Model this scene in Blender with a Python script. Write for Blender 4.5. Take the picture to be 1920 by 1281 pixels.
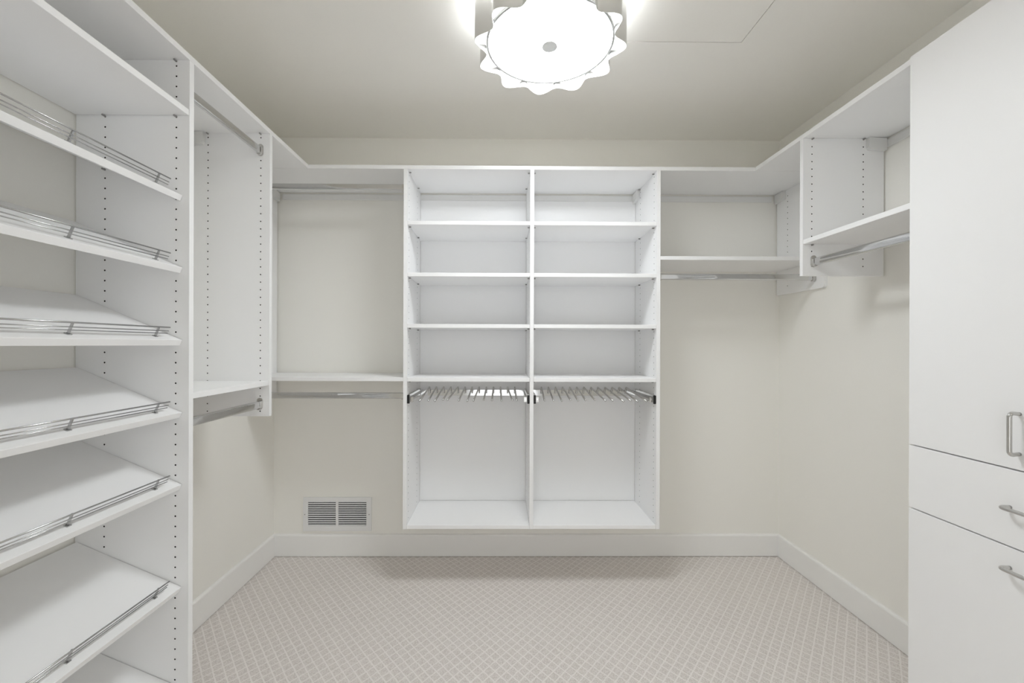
import bpy, bmesh, math, random
from mathutils import Matrix, Vector
random.seed(4)
for o in list(bpy.data.objects): bpy.data.objects.remove(o)
S = bpy.context.scene
COL = S.collection
# ------------------------------------------------------------------ camera
FPX, SX, SY, RX, RY, RZ, H = 803.75, -13.59, 6.30, -0.0004, -0.0031, -0.0077, 1.244
cd = bpy.data.cameras.new('camera'); cam = bpy.data.objects.new('camera', cd); COL.objects.link(cam)
cd.sensor_width = 36; cd.lens = FPX / 1920 * 36; cd.shift_x = -SX / 1920; cd.shift_y = SY / 1920
cd.clip_start = .02; cd.clip_end = 60
M = Matrix.Rotation(RZ, 4, 'Z') @ Matrix.Rotation(RX, 4, 'X') @ Matrix.Rotation(RY, 4, 'Y') @ Matrix.Rotation(math.pi / 2, 4, 'X')
cam.matrix_world = Matrix.Translation((0, 0, H)) @ M
S.camera = cam
# ------------------------------------------------------------------ world, light levels, exposure
W = bpy.data.worlds.new('world'); S.world = W; W.use_nodes = True
bg = W.node_tree.nodes['Background']; bg.inputs[0].default_value = (.95, .98, 1.0, 1); bg.inputs[1].default_value = 2.0   # fill light added to lift the shadows, entering by the unseen doorway
DISC_EMIT, DRUM_EMIT, UP_EMIT = 28.0, 1.7, 64.0
S.view_settings.view_transform = 'Standard'; S.view_settings.look = 'None'
S.view_settings.exposure = 0.15; S.view_settings.gamma = 1.0; S.view_settings.use_curve_mapping = False
S.cycles.max_bounces = 13; S.cycles.diffuse_bounces = 11; S.cycles.glossy_bounces = 6   # a white room: light bounces many times
# ------------------------------------------------------------------ measures (metres)
L, R, D, P, T = 1.3334, 1.6441, 2.5264, .356, .019
F = D - P                                   # front plane of the units on the back wall
ZT, ZC = 2.1503, 2.4559                     # top of the top shelf, ceiling
ZU = ZT - T
DT, DM, DN, DC = 1.3484, 1.813, 1.8244, 1.3249
XL, XR, XC = -L + P, R - P, 1.2681
YF = -.55                                   # wall with the doorway, behind the camera
U0, U2, UC, ZB = -.4961, .8059, .1538, .3094
# ------------------------------------------------------------------ materials
def nodes(name):
    m = bpy.data.materials.new(name); m.use_nodes = True
    nt = m.node_tree; return m, nt, nt.nodes['Principled BSDF']
def mat(name, col, rough=.5, metal=0, spec=.5, bump=None, var=.0):
    m, nt, b = nodes(name)
    b.inputs['Base Color'].default_value = (*col, 1); b.inputs['Roughness'].default_value = rough
    b.inputs['Metallic'].default_value = metal; b.inputs['Specular IOR Level'].default_value = spec
    if bump or var:
        tc = nt.nodes.new('ShaderNodeTexCoord'); n = nt.nodes.new('ShaderNodeTexNoise')
        sc, st = bump or (40, 0)
        n.inputs['Scale'].default_value = sc; n.inputs['Detail'].default_value = 4
        nt.links.new(tc.outputs['Object'], n.inputs['Vector'])
        if st:
            bp = nt.nodes.new('ShaderNodeBump'); bp.inputs['Strength'].default_value = st; bp.inputs['Distance'].default_value = .002
            nt.links.new(n.outputs['Fac'], bp.inputs['Height']); nt.links.new(bp.outputs['Normal'], b.inputs['Normal'])
        if var:
            r = nt.nodes.new('ShaderNodeMix'); r.data_type = 'RGBA'
            r.inputs[6].default_value = (*[c * (1 - var) for c in col], 1); r.inputs[7].default_value = (*[min(1, c * (1 + var)) for c in col], 1)
            nt.links.new(n.outputs['Fac'], r.inputs[0]); nt.links.new(r.outputs[2], b.inputs['Base Color'])
    return m
def emit(name, col, s):
    m, nt, b = nodes(name)
    b.inputs['Base Color'].default_value = (.9, .9, .9, 1)
    b.inputs['Emission Color'].default_value = (*col, 1); b.inputs['Emission Strength'].default_value = s
    return m
M_WALL = mat('wall_paint', (.876, .864, .822), .7, spec=.25, bump=(160, .05), var=.012)
M_CEIL = mat('ceiling_paint', (.905, .89, .848), .8, spec=.2, bump=(160, .05), var=.012)
M_TRIM = mat('trim_paint', (.86, .855, .84), .38, spec=.4)
M_WHITE = mat('white_melamine', (.89, .89, .892), .42, spec=.35, bump=(300, .03))
M_PLAST = mat('white_plastic', (.78, .78, .77), .4)
M_HOLE = mat('chipboard_core', (.035, .03, .027), .9, spec=.1)
M_CHROME = mat('chrome', (.66, .66, .66), .09, 1)
M_NICKEL = mat('satin_nickel', (.62, .61, .59), .26, 1)
M_WIRE = mat('wire_chrome', (.50, .50, .50), .25, 1)
M_PIN = mat('pin_nickel', (.36, .35, .34), .45, .8)
M_BLACK = mat('black_plastic', (.012, .012, .012), .5)
M_VENT = mat('vent_enamel', (.80, .80, .80), .35)
M_DARK = mat('painted_shade', (.03, .03, .03), .9)  # near-black colour standing in for shade in hollows
M_SHADE = mat('polished_shade_metal', (.72, .715, .70), .22, 1)
M_DISC = emit('lit_diffuser', (.925, .965, 1), DISC_EMIT)
M_DRUM = emit('lit_drum', (.925, .965, 1), DRUM_EMIT)
M_UP = emit('added_up_light', (.925, .965, 1), UP_EMIT)  # emitter added on the drum top to brighten the ceiling
M_RIM = mat('satin_grey_rim', (.42, .42, .415), .5)
def carpet():
    m, nt, b = nodes('carpet_diamond_loop'); N = nt.nodes.new; K = nt.links.new
    def mth(op, a, bb=None, c=None):
        n = N('ShaderNodeMath'); n.operation = op
        for i, v in enumerate((a, bb, c)):
            if v is None: continue
            if isinstance(v, (int, float)): n.inputs[i].default_value = v
            else: K(v, n.inputs[i])
        return n.outputs[0]
    tc = N('ShaderNodeTexCoord'); sp = N('ShaderNodeSeparateXYZ')
    wn = N('ShaderNodeTexNoise'); wn.inputs['Scale'].default_value = 55; K(tc.outputs['Object'], wn.inputs['Vector'])
    K(tc.outputs['Object'], sp.inputs[0])
    wob = mth('MULTIPLY', mth('SUBTRACT', wn.outputs['Fac'], .5), .16)
    xs = mth('MULTIPLY', sp.outputs['X'], 1 / .0445); ys = mth('MULTIPLY', sp.outputs['Y'], 1 / .0517)
    def line(e, w):
        d = mth('ABSOLUTE', mth('SUBTRACT', mth('FRACT', mth('ADD', mth('ADD', e, wob), .5)), .5))
        n = N('ShaderNodeMapRange'); n.interpolation_type = 'SMOOTHSTEP'
        K(d, n.inputs[0]); n.inputs[1].default_value = w * .55; n.inputs[2].default_value = w * 1.25
        n.inputs[3].default_value = 1; n.inputs[4].default_value = 0
        return n.outputs[0]
    rib = mth('MAXIMUM', line(mth('ADD', mth('SUBTRACT', xs, ys), .02), .088), line(mth('SUBTRACT', mth('ADD', xs, ys), .09), .088))
    v = N('ShaderNodeTexVoronoi'); v.inputs['Scale'].default_value = 230; K(tc.outputs['Object'], v.inputs['Vector'])
    n1 = N('ShaderNodeTexNoise'); n1.inputs['Scale'].default_value = 420; n1.inputs['Detail'].default_value = 3; K(tc.outputs['Object'], n1.inputs['Vector'])
    big = N('ShaderNodeTexNoise'); big.inputs['Scale'].default_value = 6; K(tc.outputs['Object'], big.inputs['Vector'])
    def mix(f, a, c):
        n = N('ShaderNodeMix'); n.data_type = 'RGBA'
        if isinstance(f, float): n.inputs[0].default_value = f
        else: K(f, n.inputs[0])
        for i, q in ((6, a), (7, c)):
            if isinstance(q, tuple): n.inputs[i].default_value = (*q, 1)
            else: K(q, n.inputs[i])
        return n.outputs[2]
    sv = N('ShaderNodeMapRange'); K(v.outputs['Distance'], sv.inputs[0]); sv.inputs[1].default_value = .1; sv.inputs[2].default_value = .75
    cell = mix(sv.outputs[0], (.82, .78, .75), (.56, .51, .475))
    cell = mix(mth('MULTIPLY', n1.outputs['Fac'], .6), cell, (.79, .75, .72))
    col = mix(rib, cell, (.83, .79, .76))
    K(col, b.inputs['Base Color']); b.inputs['Roughness'].default_value = .95; b.inputs['Specular IOR Level'].default_value = .1
    b.inputs['Sheen Weight'].default_value = .15
    hgt = mth('ADD', mth('MULTIPLY', rib, .9), mth('ADD', mth('MULTIPLY', mth('SUBTRACT', 1, sv.outputs[0]), .7), mth('MULTIPLY', n1.outputs['Fac'], .25)))
    bp = N('ShaderNodeBump'); bp.inputs['Strength'].default_value = .45; bp.inputs['Distance'].default_value = .003
    K(hgt, bp.inputs['Height']); K(bp.outputs['Normal'], b.inputs['Normal'])
    return m
M_CARPET = carpet()
# ------------------------------------------------------------------ helpers
def wloc(o):
    v = Vector((0, 0, 0))
    while o is not None: v = v + o.location; o = o.parent
    return v
def link(name, me, parent=None, at=None):
    """one object; mesh verts are relative to `at` (a world point)"""
    o = bpy.data.objects.new(name, me); COL.objects.link(o)
    at = Vector(at if at is not None else (0, 0, 0))
    if parent is not None: o.parent = parent; o.location = at - wloc(parent)
    else: o.location = at
    return o
def tag(o, label=None, cat=None, group=None, kind=None):
    for k, v in (('label', label), ('category', cat), ('group', group), ('kind', kind)):
        if v: o[k] = v
    return o
def thing(name, loc, label, cat, group=None):
    o = bpy.data.objects.new(name, None); COL.objects.link(o); o.location = loc; o.empty_display_size = .05
    return tag(o, label, cat, group)
def fin(bm, name, m, smooth=False):
    me = bpy.data.meshes.new(name); bm.to_mesh(me); bm.free()
    for x in (m if isinstance(m, (list, tuple)) else [m]): me.materials.append(x)
    if smooth:
        for p in me.polygons: p.use_smooth = True
    return me
def bm_box(bm, x0, x1, y0, y1, z0, z1, bev=0, seg=1):
    vs = [bm.verts.new((x, y, z)) for x in (x0, x1) for y in (y0, y1) for z in (z0, z1)]
    fs = [bm.faces.new([vs[i] for i in q]) for q in ((0, 1, 3, 2), (4, 6, 7, 5), (0, 4, 5, 1), (2, 3, 7, 6), (0, 2, 6, 4), (1, 5, 7, 3))]
    if bev: bmesh.ops.bevel(bm, geom=list({e for f in fs for e in f.edges}), offset=bev, segments=seg, affect='EDGES', profile=.5)
def box(name, x0, x1, y0, y1, z0, z1, m, parent=None, bev=.0008, seg=1):
    c = ((x0 + x1) / 2, (y0 + y1) / 2, (z0 + z1) / 2)
    bm = bmesh.new(); bm_box(bm, x0 - c[0], x1 - c[0], y0 - c[1], y1 - c[1], z0 - c[2], z1 - c[2], bev, seg)
    return link(name, fin(bm, name, m), parent, c)
def bm_tube(bm, pts, r, n=8, cap=True, ry=None):
    """tube along pts; round of radius r, or oval r x ry"""
    pts = [Vector(p) for p in pts]; rings = []
    for i, p in enumerate(pts):
        d = (pts[min(i + 1, len(pts) - 1)] - pts[max(i - 1, 0)]).normalized()
        up = Vector((0, 0, 1)) if abs(d.z) < .9 else Vector((1, 0, 0))
        a = d.cross(up).normalized(); b = a.cross(d).normalized()
        rings.append([bm.verts.new(p + a * math.cos(2 * math.pi * k / n) * r + b * math.sin(2 * math.pi * k / n) * (ry or r)) for k in range(n)])
    for A, B in zip(rings, rings[1:]):
        for k in range(n): bm.faces.new((A[k], A[(k + 1) % n], B[(k + 1) % n], B[k]))
    if cap: bm.faces.new(rings[0]); bm.faces.new(rings[-1][::-1])
def tube(name, pts, r, m, parent=None, n=10, ry=None):
    c = Vector(pts[0]); bm = bmesh.new(); bm_tube(bm, [Vector(p) - c for p in pts], r, n, ry=ry)
    bmesh.ops.recalc_face_normals(bm, faces=bm.faces)
    return link(name, fin(bm, name, m, True), parent, c)
def prism(bm, prof, fn, d0, d1, bev=0):
    """closed 2-D profile extruded from d0 to d1; fn(a, b, d) -> xyz"""
    A = [bm.verts.new(fn(a, b, d0)) for a, b in prof]; B = [bm.verts.new(fn(a, b, d1)) for a, b in prof]
    bm.faces.new(A); bm.faces.new(B[::-1])
    for i in range(len(prof)): j = (i + 1) % len(prof); bm.faces.new((A[i], B[i], B[j], A[j]))
    bmesh.ops.recalc_face_normals(bm, faces=bm.faces)
def panel(name, fn, a1, z0, z1, th, cols, zs, faces, parent, corner=0.0):
    """vertical board with drilled shelf-pin holes; fn(a, n, z) -> xyz, a from the front edge, n through the thickness.
    corner > 0 rounds the lower front corner"""
    bm = bmesh.new(); w, r, dep = .008, .0027, .009
    c = Vector(fn(0, 0, z0))
    V = lambda a, n, z: bm.verts.new(Vector(fn(a, n, z)) - c)
    def q(p, mi=0): f = bm.faces.new(p); f.material_index = mi
    rects_lo = z0 + corner
    def face(n, inn, holes):
        def rect(a, b, za, zb): q((V(a, n, za), V(b, n, za), V(b, n, zb), V(a, n, zb)))
        if corner:
            arc = [(corner - corner * math.sin(t_), z0 + corner - corner * math.cos(t_)) for t_ in [math.pi / 2 * i / 5 for i in range(6)]]
            bm.faces.new([V(a1, n, z0)] + [V(a1, n, z0 + corner)] + [V(a, n, z) for a, z in arc[::-1]])
        lo = rects_lo
        if not holes: rect(0, a1, lo, z1); return
        hz = sorted(z for z in zs if lo + .018 < z < z1 - .0165)
        prev = 0
        for cc in cols:
            rect(prev, cc - w, lo, z1); prev = cc + w
            rect(cc - w, cc + w, lo, hz[0] - .016); rect(cc - w, cc + w, hz[-1] + .016, z1)
            for z in hz:
                O = [V(cc + x * w, n, z + y * .016) for x, y in ((1, 0), (1, 1), (0, 1), (-1, 1), (-1, 0), (-1, -1), (0, -1), (1, -1))]
                I = [V(cc + r * math.cos(k * math.pi / 4), n, z + r * math.sin(k * math.pi / 4)) for k in range(8)]
                B = [V(cc + r * math.cos(k * math.pi / 4), n + inn * dep, z + r * math.sin(k * math.pi / 4)) for k in range(8)]
                for k in range(8):
                    j = (k + 1) % 8; q((O[k], O[j], I[j], I[k])); q((I[k], I[j], B[j], B[k]), 1)
                q(B, 1)
        rect(prev, a1, lo, z1)
    face(0, 1, faces[0]); face(th, -1, faces[1])
    out = [(a1, z0), (a1, z1), (0, z1)] + ([(corner - corner * math.sin(t_), z0 + corner - corner * math.cos(t_)) for t_ in [math.pi / 2 * i / 5 for i in range(5, -1, -1)]] if corner else [(0, z0)])
    for i in range(len(out)):
        A, B = out[i], out[(i + 1) % len(out)]
        q((V(A[0], 0, A[1]), V(B[0], 0, B[1]), V(B[0], th, B[1]), V(A[0], th, A[1])))
    return link(name, fin(bm, name, [M_WHITE, M_HOLE]), parent, c)
ZS = [2.1123 - .032 * i for i in range(68)]
ZS2 = [2.0955 - .032 * i for i in range(68)]
COLS = (.038, .259)
def pin_mesh(axis):
    bm = bmesh.new(); d = Vector((1, 0, 0)) if axis == 'x' else Vector((0, 1, 0))
    bm_tube(bm, [d * -.005, d * .005], .0030, 8); return fin(bm, 'shelf_pin', M_PIN, False)
PINX, PINY = pin_mesh('x'), pin_mesh('y')
# ------------------------------------------------------------------ setting
g = .0
fl = box('floor', -L - .1, R + .1, YF - 1.6, D + .1, -.05, 0, M_CARPET, bev=0); tag(fl, kind='structure')
fl.data.transform(Matrix.Translation(fl.location)); fl.location = (0, 0, 0)
for nm, a in (('wall_back', (-L - .1, R + .1, D, D + .1, 0, ZC)), ('wall_left', (-L - .1, -L, YF, D, 0, ZC)), ('wall_right', (R, R + .1, YF, D, 0, ZC))):
    tag(box(nm, *a, M_WALL, bev=0), kind='structure')
HX0, HX1, HY0, HY1 = .40, .957, .95, 1.7095
bm = bmesh.new()
for a in ((-L - .1, HX0, YF - .12, D + .1), (HX1, R + .1, YF - .12, D + .1), (HX0, HX1, YF - .12, HY0), (HX0, HX1, HY1, D + .1)): bm_box(bm, *a, ZC, ZC + .05)
tag(link('ceiling', fin(bm, 'ceiling', M_CEIL)), kind='structure')
bm = bmesh.new()                                          # front wall with the doorway
DX0, DX1, DH = -.40, .45, 2.05
for a in ((-L - .1, DX0, 0, ZC), (DX1, R + .1, 0, ZC), (DX0, DX1, DH, ZC)): bm_box(bm, a[0], a[1], YF - .12, YF, a[2], a[3])
tag(link('wall_front', fin(bm, 'wall_front', M_WALL)), kind='structure')
bm = bmesh.new()
for a in ((DX0 - .075, DX0, 0, DH + .075), (DX1, DX1 + .075, 0, DH + .075), (DX0, DX1, DH, DH + .075)): bm_box(bm, a[0], a[1], YF + .0005, YF + .016, a[2], a[3])
tag(link('trim_1', fin(bm, 'trim_1', M_TRIM)), kind='structure')
BH, BT = .1297, .014
def baseboard(name, fn, d0, d1):
    prof = [(0, .003), (BT, .003), (BT, BH - .009), (BT - .002, BH - .004), (BT - .006, BH - .001), (0, BH)]
    bm = bmesh.new(); prism(bm, prof, fn, d0, d1); tag(link(name, fin(bm, name, M_TRIM)), kind='structure')
baseboard('baseboard_back', lambda a, b, d: (d, D - a, b), -L, R)
baseboard('baseboard_left', lambda a, b, d: (-L + a, d, b), DT + T, D - BT)
baseboard('baseboard_right', lambda a, b, d: (R - a, d, b), DC, D - BT)
baseboard('baseboard_left', lambda a, b, d: (-L + a, d, b), YF, .66)
baseboard('baseboard_right', lambda a, b, d: (R - a, d, b), YF, .685)
# attic hatch, a thin gap all round
h = thing('attic_hatch', ((HX0 + HX1) / 2, (HY0 + HY1) / 2, ZC), 'flat painted attic access hatch set flush into the ceiling', 'hatch')
box('hatch_panel', HX0 + .0025, HX1 - .0025, HY0 + .0025, HY1 - .0025, ZC, ZC + .018, M_CEIL, h, bev=.0006)
box('hatch_gap_shade', HX0 - .01, HX1 + .01, HY0 - .01, HY1 + .01, ZC + .051, ZC + .06, M_DARK, h, bev=0)  # dark sheet above the gap, its shade put into the colour
# ------------------------------------------------------------------ top shelves
YN = .666                                                 # near face of the shoe tower
CN = .6901                                                # near end of the cabinet
tag(box('top_shelf', -L + .001, R - .001, F, D - .008, ZU, ZT, M_WHITE), 'long white top shelf running along the back wall between both corners', 'shelf', 'white top shelves')
tag(box('top_shelf', -L + .001, XL, YN, F - .001, ZU, ZT, M_WHITE), 'white top shelf capping the shoe tower and the hanging section beside it', 'shelf', 'white top shelves')
tag(box('top_shelf', XR, R - .001, CN, F - .001, ZU, ZT, M_WHITE), 'white top shelf running from the corner over the cabinet with handles', 'shelf', 'white top shelves')
# wall rails
tag(box('hanging_rail', -L + T + .03, R - T - .03, D - .007, D - .0005, 2.089, 2.1235, M_PLAST, bev=.002), 'slim white cover rail along the back wall under the top shelf', 'rail', 'wall rails')
tag(box('hanging_rail', R - .007, R - .0005, DC + .03, F - .05, 2.089, 2.1235, M_PLAST, bev=.002), 'slim white wall rail behind the bay next to the drawer cabinet', 'rail', 'wall rails')
tag(box('hanging_rail', -L + .0005, -L + .007, DT + .03, F - .05, 2.089, 2.1235, M_PLAST, bev=.002), 'slim white wall rail behind the bay next to the shoe tower', 'rail', 'wall rails')
# ------------------------------------------------------------------ parts of the units
def rod(parent, a, b, z, label='polished chrome oval hanging rod'):
    """oval rod between points a and b (xy), with end flanges"""
    A = Vector((*a, z)); B = Vector((*b, z)); d = (B - A).normalized()
    sd = Vector((-d.y, d.x, 0)); prof = [(.0075 * math.cos(q * math.pi / 10), .009 + .0075 * math.sin(q * math.pi / 10)) for q in range(11)] + [(.0075 * math.cos(q * math.pi / 10), -.009 + .0075 * math.sin(q * math.pi / 10)) for q in range(10, 21)]
    bm = bmesh.new(); prism(bm, prof, lambda u_, v_, w_: sd * u_ + Vector((0, 0, v_)) + d * w_, .004, (B - A).length - .004)
    o = link('hanging_rod', fin(bm, 'hanging_rod', M_CHROME, True), parent, A); o['label'] = label
    o.data.set_sharp_from_angle(angle=math.radians(50))
    for p, s in ((A, 1), (B, -1)):
        side = Vector((-d.y, d.x, 0))
        prof = []
        for k in range(13): t_ = math.pi * k / 12; prof.append((.0115 * math.cos(t_), .017 + .0115 * math.sin(t_)))
        for k in range(13): t_ = math.pi + math.pi * k / 12; prof.append((.0115 * math.cos(t_), -.010 + .0115 * math.sin(t_)))
        bm = bmesh.new(); prism(bm, prof, lambda u, v, w: side * u + Vector((0, 0, v)) + d * s * w, .0004, .005)
        cup = [(.0105 * math.cos(math.pi + math.pi * k / 10), -.008 + .0125 * math.sin(math.pi + math.pi * k / 10)) for k in range(11)] + [(.0105, .012), (.0085, .012), (.0085, -.008), (-.0085, -.008), (-.0085, .012), (-.0105, .012)]
        prism(bm, cup, lambda u, v, w: side * u + Vector((0, 0, v)) + d * s * w, .005, .017)
        link('rod_flange', fin(bm, 'rod_flange', M_NICKEL), o, p)
def cover(parent, fn):
    """white plastic cap over the hanging hardware; fn(a, n, z): a from the wall, n off the panel"""
    prof = [(.0085, 0), (.0085, .050), (.085, .054), (.086, .012), (.080, .004), (.030, 0)]
    bm = bmesh.new(); prism(bm, prof, lambda a, z, n: fn(a, n, z), .0004, .017)
    c = sum((v.co for v in bm.verts), Vector()) / len(bm.verts)
    bmesh.ops.translate(bm, verts=bm.verts, vec=-c)
    link('bracket_cover', fin(bm, 'bracket_cover', M_PLAST), parent, c)['label'] = 'white plastic bracket cover'
def pins(parent, me, pts):
    for p in pts: link('shelf_pin', me, parent, p)
# --- centre shelving unit
u = thing('shelving_unit', ((U0 + U2) / 2, (F + D) / 2, ZB), 'wall-hung white open shelving unit with two bays of shelves over trouser racks', 'shelving unit')
WB = D - .001
for x, fc in ((U0, (0, 1)), (UC - T / 2, (1, 1)), (U2 - T, (1, 0))):
    panel('side_panel', lambda a, n, z, x=x: (x + n, F + a, z), P - .0078, ZB, ZU - .0005, T, COLS, ZS, fc, u)
bays = ((U0 + T, UC - T / 2), (UC + T / 2, U2 - T))
for x0, x1 in bays:
    for z in (1.8697, 1.6074, 1.3475, 1.0749):
        box('shelf', x0 + .0008, x1 - .0008, F + .001, D - .0085, z - T, z, M_WHITE, u)
        for xx, s in ((x0, 1), (x1, -1)): pins(u, PINX, [(xx + s * .0055, F + c, z - T - .0036) for c in COLS])
    box('back_panel', x0 + .0006, x1 - .0006, D - .0072, D - .0006, ZB + T + .001, 2.0885, M_WHITE, u)
    box('bottom_shelf', x0 + .0005, x1 - .0005, F + .001, D - .004, ZB, ZB + T, M_WHITE, u)
    for xx, s in ((x0, 1), (x1, -1)): pins(u, PINX, [(xx + s * .0055, F + c, ZU - .0045) for c in COLS])
cover(u, lambda a, n, z: (U2 - T - n, D - a, ZU - .0545 + z))
# --- back wall, bay beside the shoe-tower corner
def end_panel(parent, right, z0):
    if right: panel('end_panel', lambda a, n, z: (R - T + n - .0006, 2.150 + a, z), D - 2.1578, z0, ZU - .0005, T, (.06, .275), ZS2, (1, 0), parent, corner=.014)
    else: panel('end_panel', lambda a, n, z: (-L + n + .0006, 2.150 + a, z), D - 2.1578, z0, ZU - .0005, T, (.06, .275), ZS2, (0, 1), parent, corner=.014)
b = thing('hanging_unit', ((-L + U0) / 2, (F + D) / 2, .945), 'white hanging bay with two chrome rods on the back wall above the air vent', 'hanging unit', 'closet hanging bays')
end_panel(b, False, .945)
box('shelf', -L + T + .001, U0 - .0008, F + .001, D - .004, 1.0765 - T, 1.0765, M_WHITE, b)
YR = D - .316
rod(b, (-L + T + .0008, YR), (U0, YR), 2.052); rod(b, (-L + T + .0008, YR), (U0, YR), .980)
cover(b, lambda a, n, z: (-L + T + .0006 + n, D - a, ZU - .0545 + z))
# --- back wall, bay beside the cabinet corner
b = thing('hanging_unit', ((R + U2) / 2, (F + D) / 2, 1.539), 'white hanging bay with a single shelf and rod on the back wall, without vent', 'hanging unit', 'closet hanging bays')
end_panel(b, True, 1.539)
box('shelf', U2 + .0008, R - T - .001, F + .001, D - .004, 1.6968 - T, 1.6968, M_WHITE, b)
rod(b, (U2, YR), (R - T - .0008, YR), 1.598)
cover(b, lambda a, n, z: (R - T - .0006 - n, D - a, ZU - .0545 + z))
# --- left wall, bay between the shoe tower and the corner
b = thing('hanging_unit', (-L + P / 2, (DT + DM) / 2, .9395), 'white double hanging bay with shelf and two rods next to the shoe tower', 'hanging unit', 'closet hanging bays')
panel('side_panel', lambda a, n, z: (XL - a, DM + n, z), P - .0078, .9395, ZU - .0005, T, COLS, ZS, (1, 1), b)
box('shelf', -L + .004, XL - .001, DT + T + .0006, DM - .0006, 1.0885 - T, 1.0885, M_WHITE, b)
XRL = -L + .318
rod(b, (XRL, DT + T), (XRL, DM), 2.056); rod(b, (XRL, DT + T), (XRL, DM), .989)
cover(b, lambda a, n, z: (-L + a, DM - n, ZU - .0545 + z))
pins(b, PINY, [(XL - c, DM - .0055, zz) for c in COLS for zz in (ZU - .0045, 1.0885 - T - .0036)])
# --- right wall, bay between the cabinet and the corner
b = thing('hanging_unit', (R - P / 2, (DC + DN) / 2, 1.5436), 'white hanging bay with one shelf and rod next to the drawer cabinet', 'hanging unit', 'closet hanging bays')
panel('side_panel', lambda a, n, z: (XR + a, DN + n, z), P - .0078, 1.5436, ZU - .0005, T, COLS, ZS2, (1, 1), b)
box('shelf', XR + .001, R - .004, DC + .0012, DN - .0006, 1.6965 - T, 1.6965, M_WHITE, b)
XRR = R - .312
rod(b, (XRR, DC + .0012), (XRR, DN), 1.601)
cover(b, lambda a, n, z: (R - a, DN - n, ZU - .0545 + z))
pins(b, PINY, [(XR + c, DN - .0055, zz) for c in COLS for zz in (ZU - .0045, 1.6965 - T - .0036)])
# ------------------------------------------------------------------ shoe tower
t = thing('shoe_tower', (-L + P / 2, (YN + DT) / 2, 0), 'tall white shoe tower with slanted shelves and wire fences', 'shoe rack')
panel('side_panel', lambda a, n, z: (XL - a, DT + n, z), P - .004, 0.0005, ZU - .0005, T, (.041, .262), ZS, (1, 0), t)
panel('side_panel', lambda a, n, z: (XL - a, YN + n, z), P - .004, 0.0005, ZU - .0005, T, (.041, .262), ZS, (0, 1), t)
Y0, Y1 = YN + T + .0016, DT - .0016
box('fixed_shelf', -L + .003, XL - .001, Y0, Y1, 1.9762 - T, 1.9762, M_WHITE, t)
pins(t, PINY, [(XL - c, DT - .0055, zz) for c in (.041, .262) for zz in (ZU - .0045, 1.9762 - T - .0036)])
box('kick_board', XL - .04, XL - .025, Y0, Y1, .0005, .07, M_WHITE, t)
AN = math.radians(23.2); dn = Vector((-math.cos(AN), 0, math.sin(AN))); nn = Vector((math.sin(AN), 0, math.cos(AN)))
bm = bmesh.new(); LEN = .355
prism(bm, [(0, 0), (LEN, 0), (LEN, -T), (0, -T)], lambda a, c, d: dn * a + nn * c + Vector((0, d, 0)), Y0, Y1)
bmesh.ops.bevel(bm, geom=list(bm.edges), offset=.0008, segments=1, affect='EDGES')
ME_SH = fin(bm, 'shoe_shelf', M_WHITE)
FH = (.031, .0195, .0115)
def wire_mesh(r):
    bm = bmesh.new(); bm_tube(bm, [(0, YN + T + .04, 0), (0, DT - .04, 0)], r, 8); bmesh.ops.recalc_face_normals(bm, faces=bm.faces); return fin(bm, 'fence_wire', M_WIRE, True)
ME_W = [wire_mesh(.0021), wire_mesh(.0014), wire_mesh(.0014)]
bm = bmesh.new()
prism(bm, [(-.002, 0), (.002, 0), (.0025, .004), (.0018, .031), (-.0018, .031), (-.0025, .004)], lambda a, c, d: dn * a + nn * c + Vector((0, d, 0)), -.0022, .0022)
bm_box(bm, -.0055, .0055, -.0055, .0055, 0, .0025)
for v in bm.verts[-8:]: v.co = dn * -v.co.x + nn * v.co.z + Vector((0, v.co.y, 0))
ME_POST = fin(bm, 'fence_post', M_WIRE)
for tz, tx in ((1.707, -.9985), (1.4814, -.9982), (1.2555, -.9978), (1.0298, -.9956), (.8049, -.994), (.4847, -.9905), (.169, -.990)):
    tx = -.9965
    s = link('shoe_shelf', ME_SH, t, (tx, 0, tz))
    base = Vector((tx, 0, tz)) + dn * .0255
    for hh, me in zip(FH, ME_W): link('fence_wire', me, s, base + nn * hh - dn * .0022)
    for y in (1.27, 1.016, .762): link('fence_post', ME_POST, s, base + Vector((0, y, 0)))
    xb = XL - .262; zb = tz + (tx - xb) * math.tan(AN) - T / math.cos(AN) - .004
    pins(t, PINY, [(xb, DT - .0055, zb), (xb, YN + T + .0055, zb)])
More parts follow.
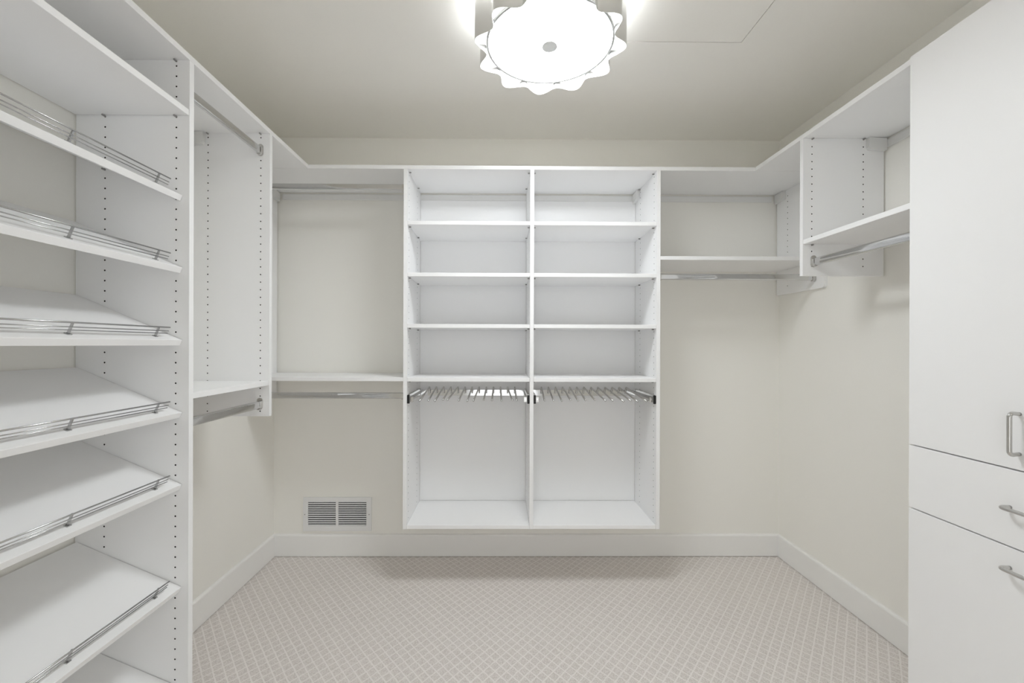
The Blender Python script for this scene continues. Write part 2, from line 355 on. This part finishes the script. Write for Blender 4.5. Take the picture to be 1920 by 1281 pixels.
# ------------------------------------------------------------------ drawer cabinet
c = thing('cabinet', ((XC + R) / 2, (CN + DC) / 2, 0), 'tall white cabinet with two doors above drawers and bar handles', 'cabinet')
box('side_panel', XR + .001, R - .001, DC - T, DC, .0005, ZU - .0005, M_WHITE, c)
box('side_panel', XR + .001, R - .001, CN, CN + T, .0005, ZU - .0005, M_WHITE, c)
box('back_panel', R - .012, R - .002, CN + T, DC - T, .08, ZU - .0005, M_WHITE, c, bev=0)
for z in (ZU - .0205, .9385 + .0095, .10): box('carcass_shelf', XR + .002, R - .012, CN + T, DC - T, z - T, z, M_WHITE, c, bev=0)
box('kick_board', XR + .03, XR + .045, CN + T, DC - T, .0005, .08, M_WHITE, c, bev=0)
def handle(parent, p, vert, ln=.102):
    """squared bow handle: p = mid point on the front face"""
    p = Vector(p); ax = Vector((0, 0, 1)) if vert else Vector((0, 1, 0)); out = Vector((-1, 0, 0)); hh = ln / 2; pr = .0255; r = .009
    pts = [-ax * hh * .96, -ax * hh * .975 + out * pr * .3]
    for k in range(6): a = math.pi / 2 * k / 5; pts.append(-ax * (hh - r) + out * (pr - r) - ax * r * math.cos(a) + out * r * math.sin(a))
    pts += [ax * pts[i].dot(ax) * -1 + out * pts[i].dot(out) for i in range(len(pts) - 1, -1, -1)]
    bm = bmesh.new(); bm_tube(bm, pts, .0048, 10); bmesh.ops.recalc_face_normals(bm, faces=bm.faces)
    link('handle', fin(bm, 'handle', M_NICKEL, True), parent, p)['label'] = 'satin nickel bow handle'
YC = (CN + DC) / 2; GP = .0019; X1 = XR - .0006
d = box('door', XC, X1, YC + GP, DC - .001, .9385 + GP, 2.1425, M_WHITE, c); handle(d, (XC, YC + .0312, 1.029), True)
d = box('door', XC, X1, CN + .001, YC - GP, .9385 + GP, 2.1425, M_WHITE, c); handle(d, (XC, YC - .0278, 1.029), True)
d = box('drawer', XC, X1, CN + .001, DC - .001, .7438 + GP, .9385 - GP, M_WHITE, c); handle(d, (XC, 1.0085, .843), False)
d = box('drawer', XC, X1, CN + .001, DC - .001, .085, .7438 - GP, M_WHITE, c); handle(d, (XC, 1.0085, .692), False)
# ------------------------------------------------------------------ trouser racks
def rack(x0, x1, heads, tips, label):
    k = thing('trouser_rack', ((x0 + x1) / 2, (F + D) / 2, .94), label, 'trouser rack', 'pull-out trouser racks')
    yb = D - .052
    o = box('back_rail', x0 + .013, x1 - .013, yb - .002, yb + .002, .950, .984, M_CHROME, k, bev=.0006); o['label'] = 'flat polished chrome rail'
    for i, (xh, xt) in enumerate(zip(heads, tips)):
        zt_ = .957 + random.uniform(-.004, .003); a = Vector((xh, yb - .0072, .990)); e = Vector((xt, F + .032 + random.uniform(-.006, .006), zt_))
        pts = [Vector((xh, yb - .0072, .964)), a, a + Vector((0, -.003, .007)), a + Vector((0, -.010, .0095))]
        st = pts[-1]; pts += [st.lerp(e, .1), st.lerp(e, .5), e]
        o = tube('pin', pts, .0046, M_NICKEL, k, 8)
        bm = bmesh.new(); bmesh.ops.create_uvsphere(bm, u_segments=8, v_segments=6, radius=.0054); link('pin_tip', fin(bm, 'pin_tip', M_CHROME, True), o, e)
    for x, s in ((x0, 1), (x1, -1)):
        sl = box('slide', min(x + s * .0006, x + s * .0116), max(x + s * .0006, x + s * .0116), F + .012, yb + .01, .950, .990, M_NICKEL, k, bev=.001)
        box('slide_channel', min(x + s * .0118, x + s * .0128), max(x + s * .0118, x + s * .0128), F + .03, yb - .004, .962, .978, M_PIN, sl, bev=0)
        cp = bmesh.new(); bm_box(cp, -.0058, .0058, -.006, .006, -.0215, .0215, .002, 2)
        for q in range(6): bm_box(cp, -.0055, .0055, -.0075, -.0055, -.018 + q * .0066, -.015 + q * .0066, .0004)
        link('end_cap', fin(cp, 'end_cap', M_BLACK), sl, (x + s * .0064, F + .0065, .966))['label'] = 'black ribbed plastic end cap'
        bx = x + s * .021
        br = box('mount_bracket', bx - .008, bx + .008, F + .018, F + .021, .951, .977, M_NICKEL, sl, bev=.0008)
        bm = bmesh.new(); bm_tube(bm, [(0, 0, 0), (0, -.0025, 0)], .0045, 10); link('screw', fin(bm, 'screw', M_CHROME), sl, (bx, F + .0178, .966))
rack(bays[0][0], bays[0][1], [-.4112 + .04067 * i for i in range(13)], [-.418, -.374, -.341, -.3, -.277, -.218, -.175, -.144, -.09, -.048, .001, .056, .079], 'chrome pull-out trouser rack in the bay nearer the air vent')
rack(bays[1][0], bays[1][1], [.2301 + .04064 * i for i in range(13)], [.223, .269, .311, .357, .395, .434, .483, .536, .574, .628, .664, .702, .747], 'chrome pull-out trouser rack in the bay farther from the air vent')
# ------------------------------------------------------------------ wall vent
VX0, VX1, VZ0, VZ1 = -1.1585, -.7594, .1485, .3459
v = thing('wall_vent', ((VX0 + VX1) / 2, D, VZ0), 'white metal return air vent with louvres low on the back wall', 'vent')
LX = ((-1.1308, -.9674), (-.9535, -.7885)); LZ0, LZ1 = .1800, .3185
bm = bmesh.new(); ys = D - .0095
cx, cz = (VX0 + VX1) / 2, (VZ0 + VZ1) / 2
for a in ((VX0, LX[0][0], VZ0, VZ1), (LX[1][1], VX1, VZ0, VZ1), (LX[0][0], LX[1][1], VZ0, LZ0), (LX[0][0], LX[1][1], LZ1, VZ1)):
    bm_box(bm, a[0] - cx, a[1] - cx, -.0045, .0045, a[2] - cz, a[3] - cz)
bmesh.ops.remove_doubles(bm, verts=bm.verts, dist=1e-5)
link('frame', fin(bm, 'frame', M_VENT), v, (cx, D - .005, cz))
box('mullion', LX[0][1], LX[1][0], D - .0093, D - .0006, LZ0, LZ1, M_VENT, v, bev=.0005)
box('slot_shade', LX[0][0] - .002, LX[1][1] + .002, D - .0012, D - .0003, LZ0, LZ1, M_DARK, v, bev=0)  # dark sheet on the wall, painted as the shaded hollow behind the slats
pit = (LZ1 - LZ0) / 11
for x0, x1 in LX:
    bm = bmesh.new(); w = (x1 - x0) / 2
    prism(bm, [(-.0034, -.0030), (-.0028, -.0037), (.0028, .0017), (.0022, .0024)], lambda a, c_, d: (d, a, c_), -w, w)
    me = fin(bm, 'slat', M_VENT)
    for i in range(11): link('slat', me, v, ((x0 + x1) / 2, D - .0052, LZ0 + pit * (i + .35)))
for x in (-1.1478, -.7725):
    bm = bmesh.new(); bm_tube(bm, [(0, 0, 0), (0, -.0012, 0)], .003, 10); link('screw', fin(bm, 'screw', M_PIN), v, (x, D - .0093, .2465))
# ------------------------------------------------------------------ ceiling light
CX, CY, ZL = .166, 1.505, 2.277
ZD = 2.298                                  # the diffuser sits a little above the lower edge of the ribbon
k = thing('ceiling_light', (CX, CY, ZC), 'round flush ceiling light with wavy metal ribbon shade and glowing white diffuser', 'ceiling light')
def disc(name, r, z0, z1, m, parent, n=64, bev=.0, at=(CX, CY)):
    bm = bmesh.new(); bm_tube(bm, [(0, 0, 0), (0, 0, z1 - z0)], r, n)
    bmesh.ops.recalc_face_normals(bm, faces=bm.faces)
    o = link(name, fin(bm, name, m), parent, (*at, z0))
    for p in o.data.polygons: p.use_smooth = len(p.vertices) == 4
    return o
disc('ceiling_canopy', .07, ZC - .034, ZC - .0005, M_TRIM, k)
disc('lamp_drum', .195, ZD + .010, ZC - .040, M_DRUM, k)['label'] = 'glowing inner drum'
disc('up_light_disc', .185, ZC - .0395, ZC - .0345, M_UP, k)['label'] = 'unseen glowing disc added on the drum to light the ceiling'  # added up-light, hidden inside the ribbon
o = disc('diffuser', .2150, ZD + .001, ZD + .005, M_DISC, k); o['label'] = 'glowing white acrylic disc'
o.data.materials.append(M_PLAST)
for p in o.data.polygons: p.material_index = 0 if p.normal.z < -.5 else 1
def ring(name, r, w, z0, z1, m):
    bm = bmesh.new(); n = 96; vs = []
    for i in range(n):
        a = 2 * math.pi * i / n; vs.append([bm.verts.new((q * math.cos(a), q * math.sin(a), z)) for q, z in ((r, 0), (r + w, 0), (r + w, z1 - z0), (r, z1 - z0))])
    for i in range(n):
        A, B = vs[i], vs[(i + 1) % n]
        for j in range(4): bm.faces.new((A[j], B[j], B[(j + 1) % 4], A[(j + 1) % 4]))
    bmesh.ops.recalc_face_normals(bm, faces=bm.faces)
    return link(name, fin(bm, name, m), k, (CX, CY, z0))
ring('diffuser_rim', .2152, .0072, ZD - .001, ZD + .008, M_RIM)
disc('finial', .0265, ZD - .009, ZD + .0008, M_NICKEL, k, 32)['label'] = 'satin nickel cap'
bm = bmesh.new(); n = 440; rings = []
for i in range(n):
    a = 2 * math.pi * i / n; r = .2435 + .0205 * math.cos(11 * (a - math.radians(93)))
    rings.append([bm.verts.new((q * math.cos(a), q * math.sin(a), z)) for q, z in ((r, 0), (r + .0012, 0), (r + .0012, .1545), (r, .1545))])
for i in range(n):
    A, B = rings[i], rings[(i + 1) % n]
    for j in range(4): bm.faces.new((A[j], B[j], B[(j + 1) % 4], A[(j + 1) % 4]))
bmesh.ops.recalc_face_normals(bm, faces=bm.faces)
o = link('ribbon_shade', fin(bm, 'ribbon_shade', M_SHADE), k, (CX, CY, ZL)); o['label'] = 'polished wavy metal ribbon'
for p in o.data.polygons: p.use_smooth = abs(p.normal.z) < .5
o.data.set_sharp_from_angle(angle=math.radians(40))
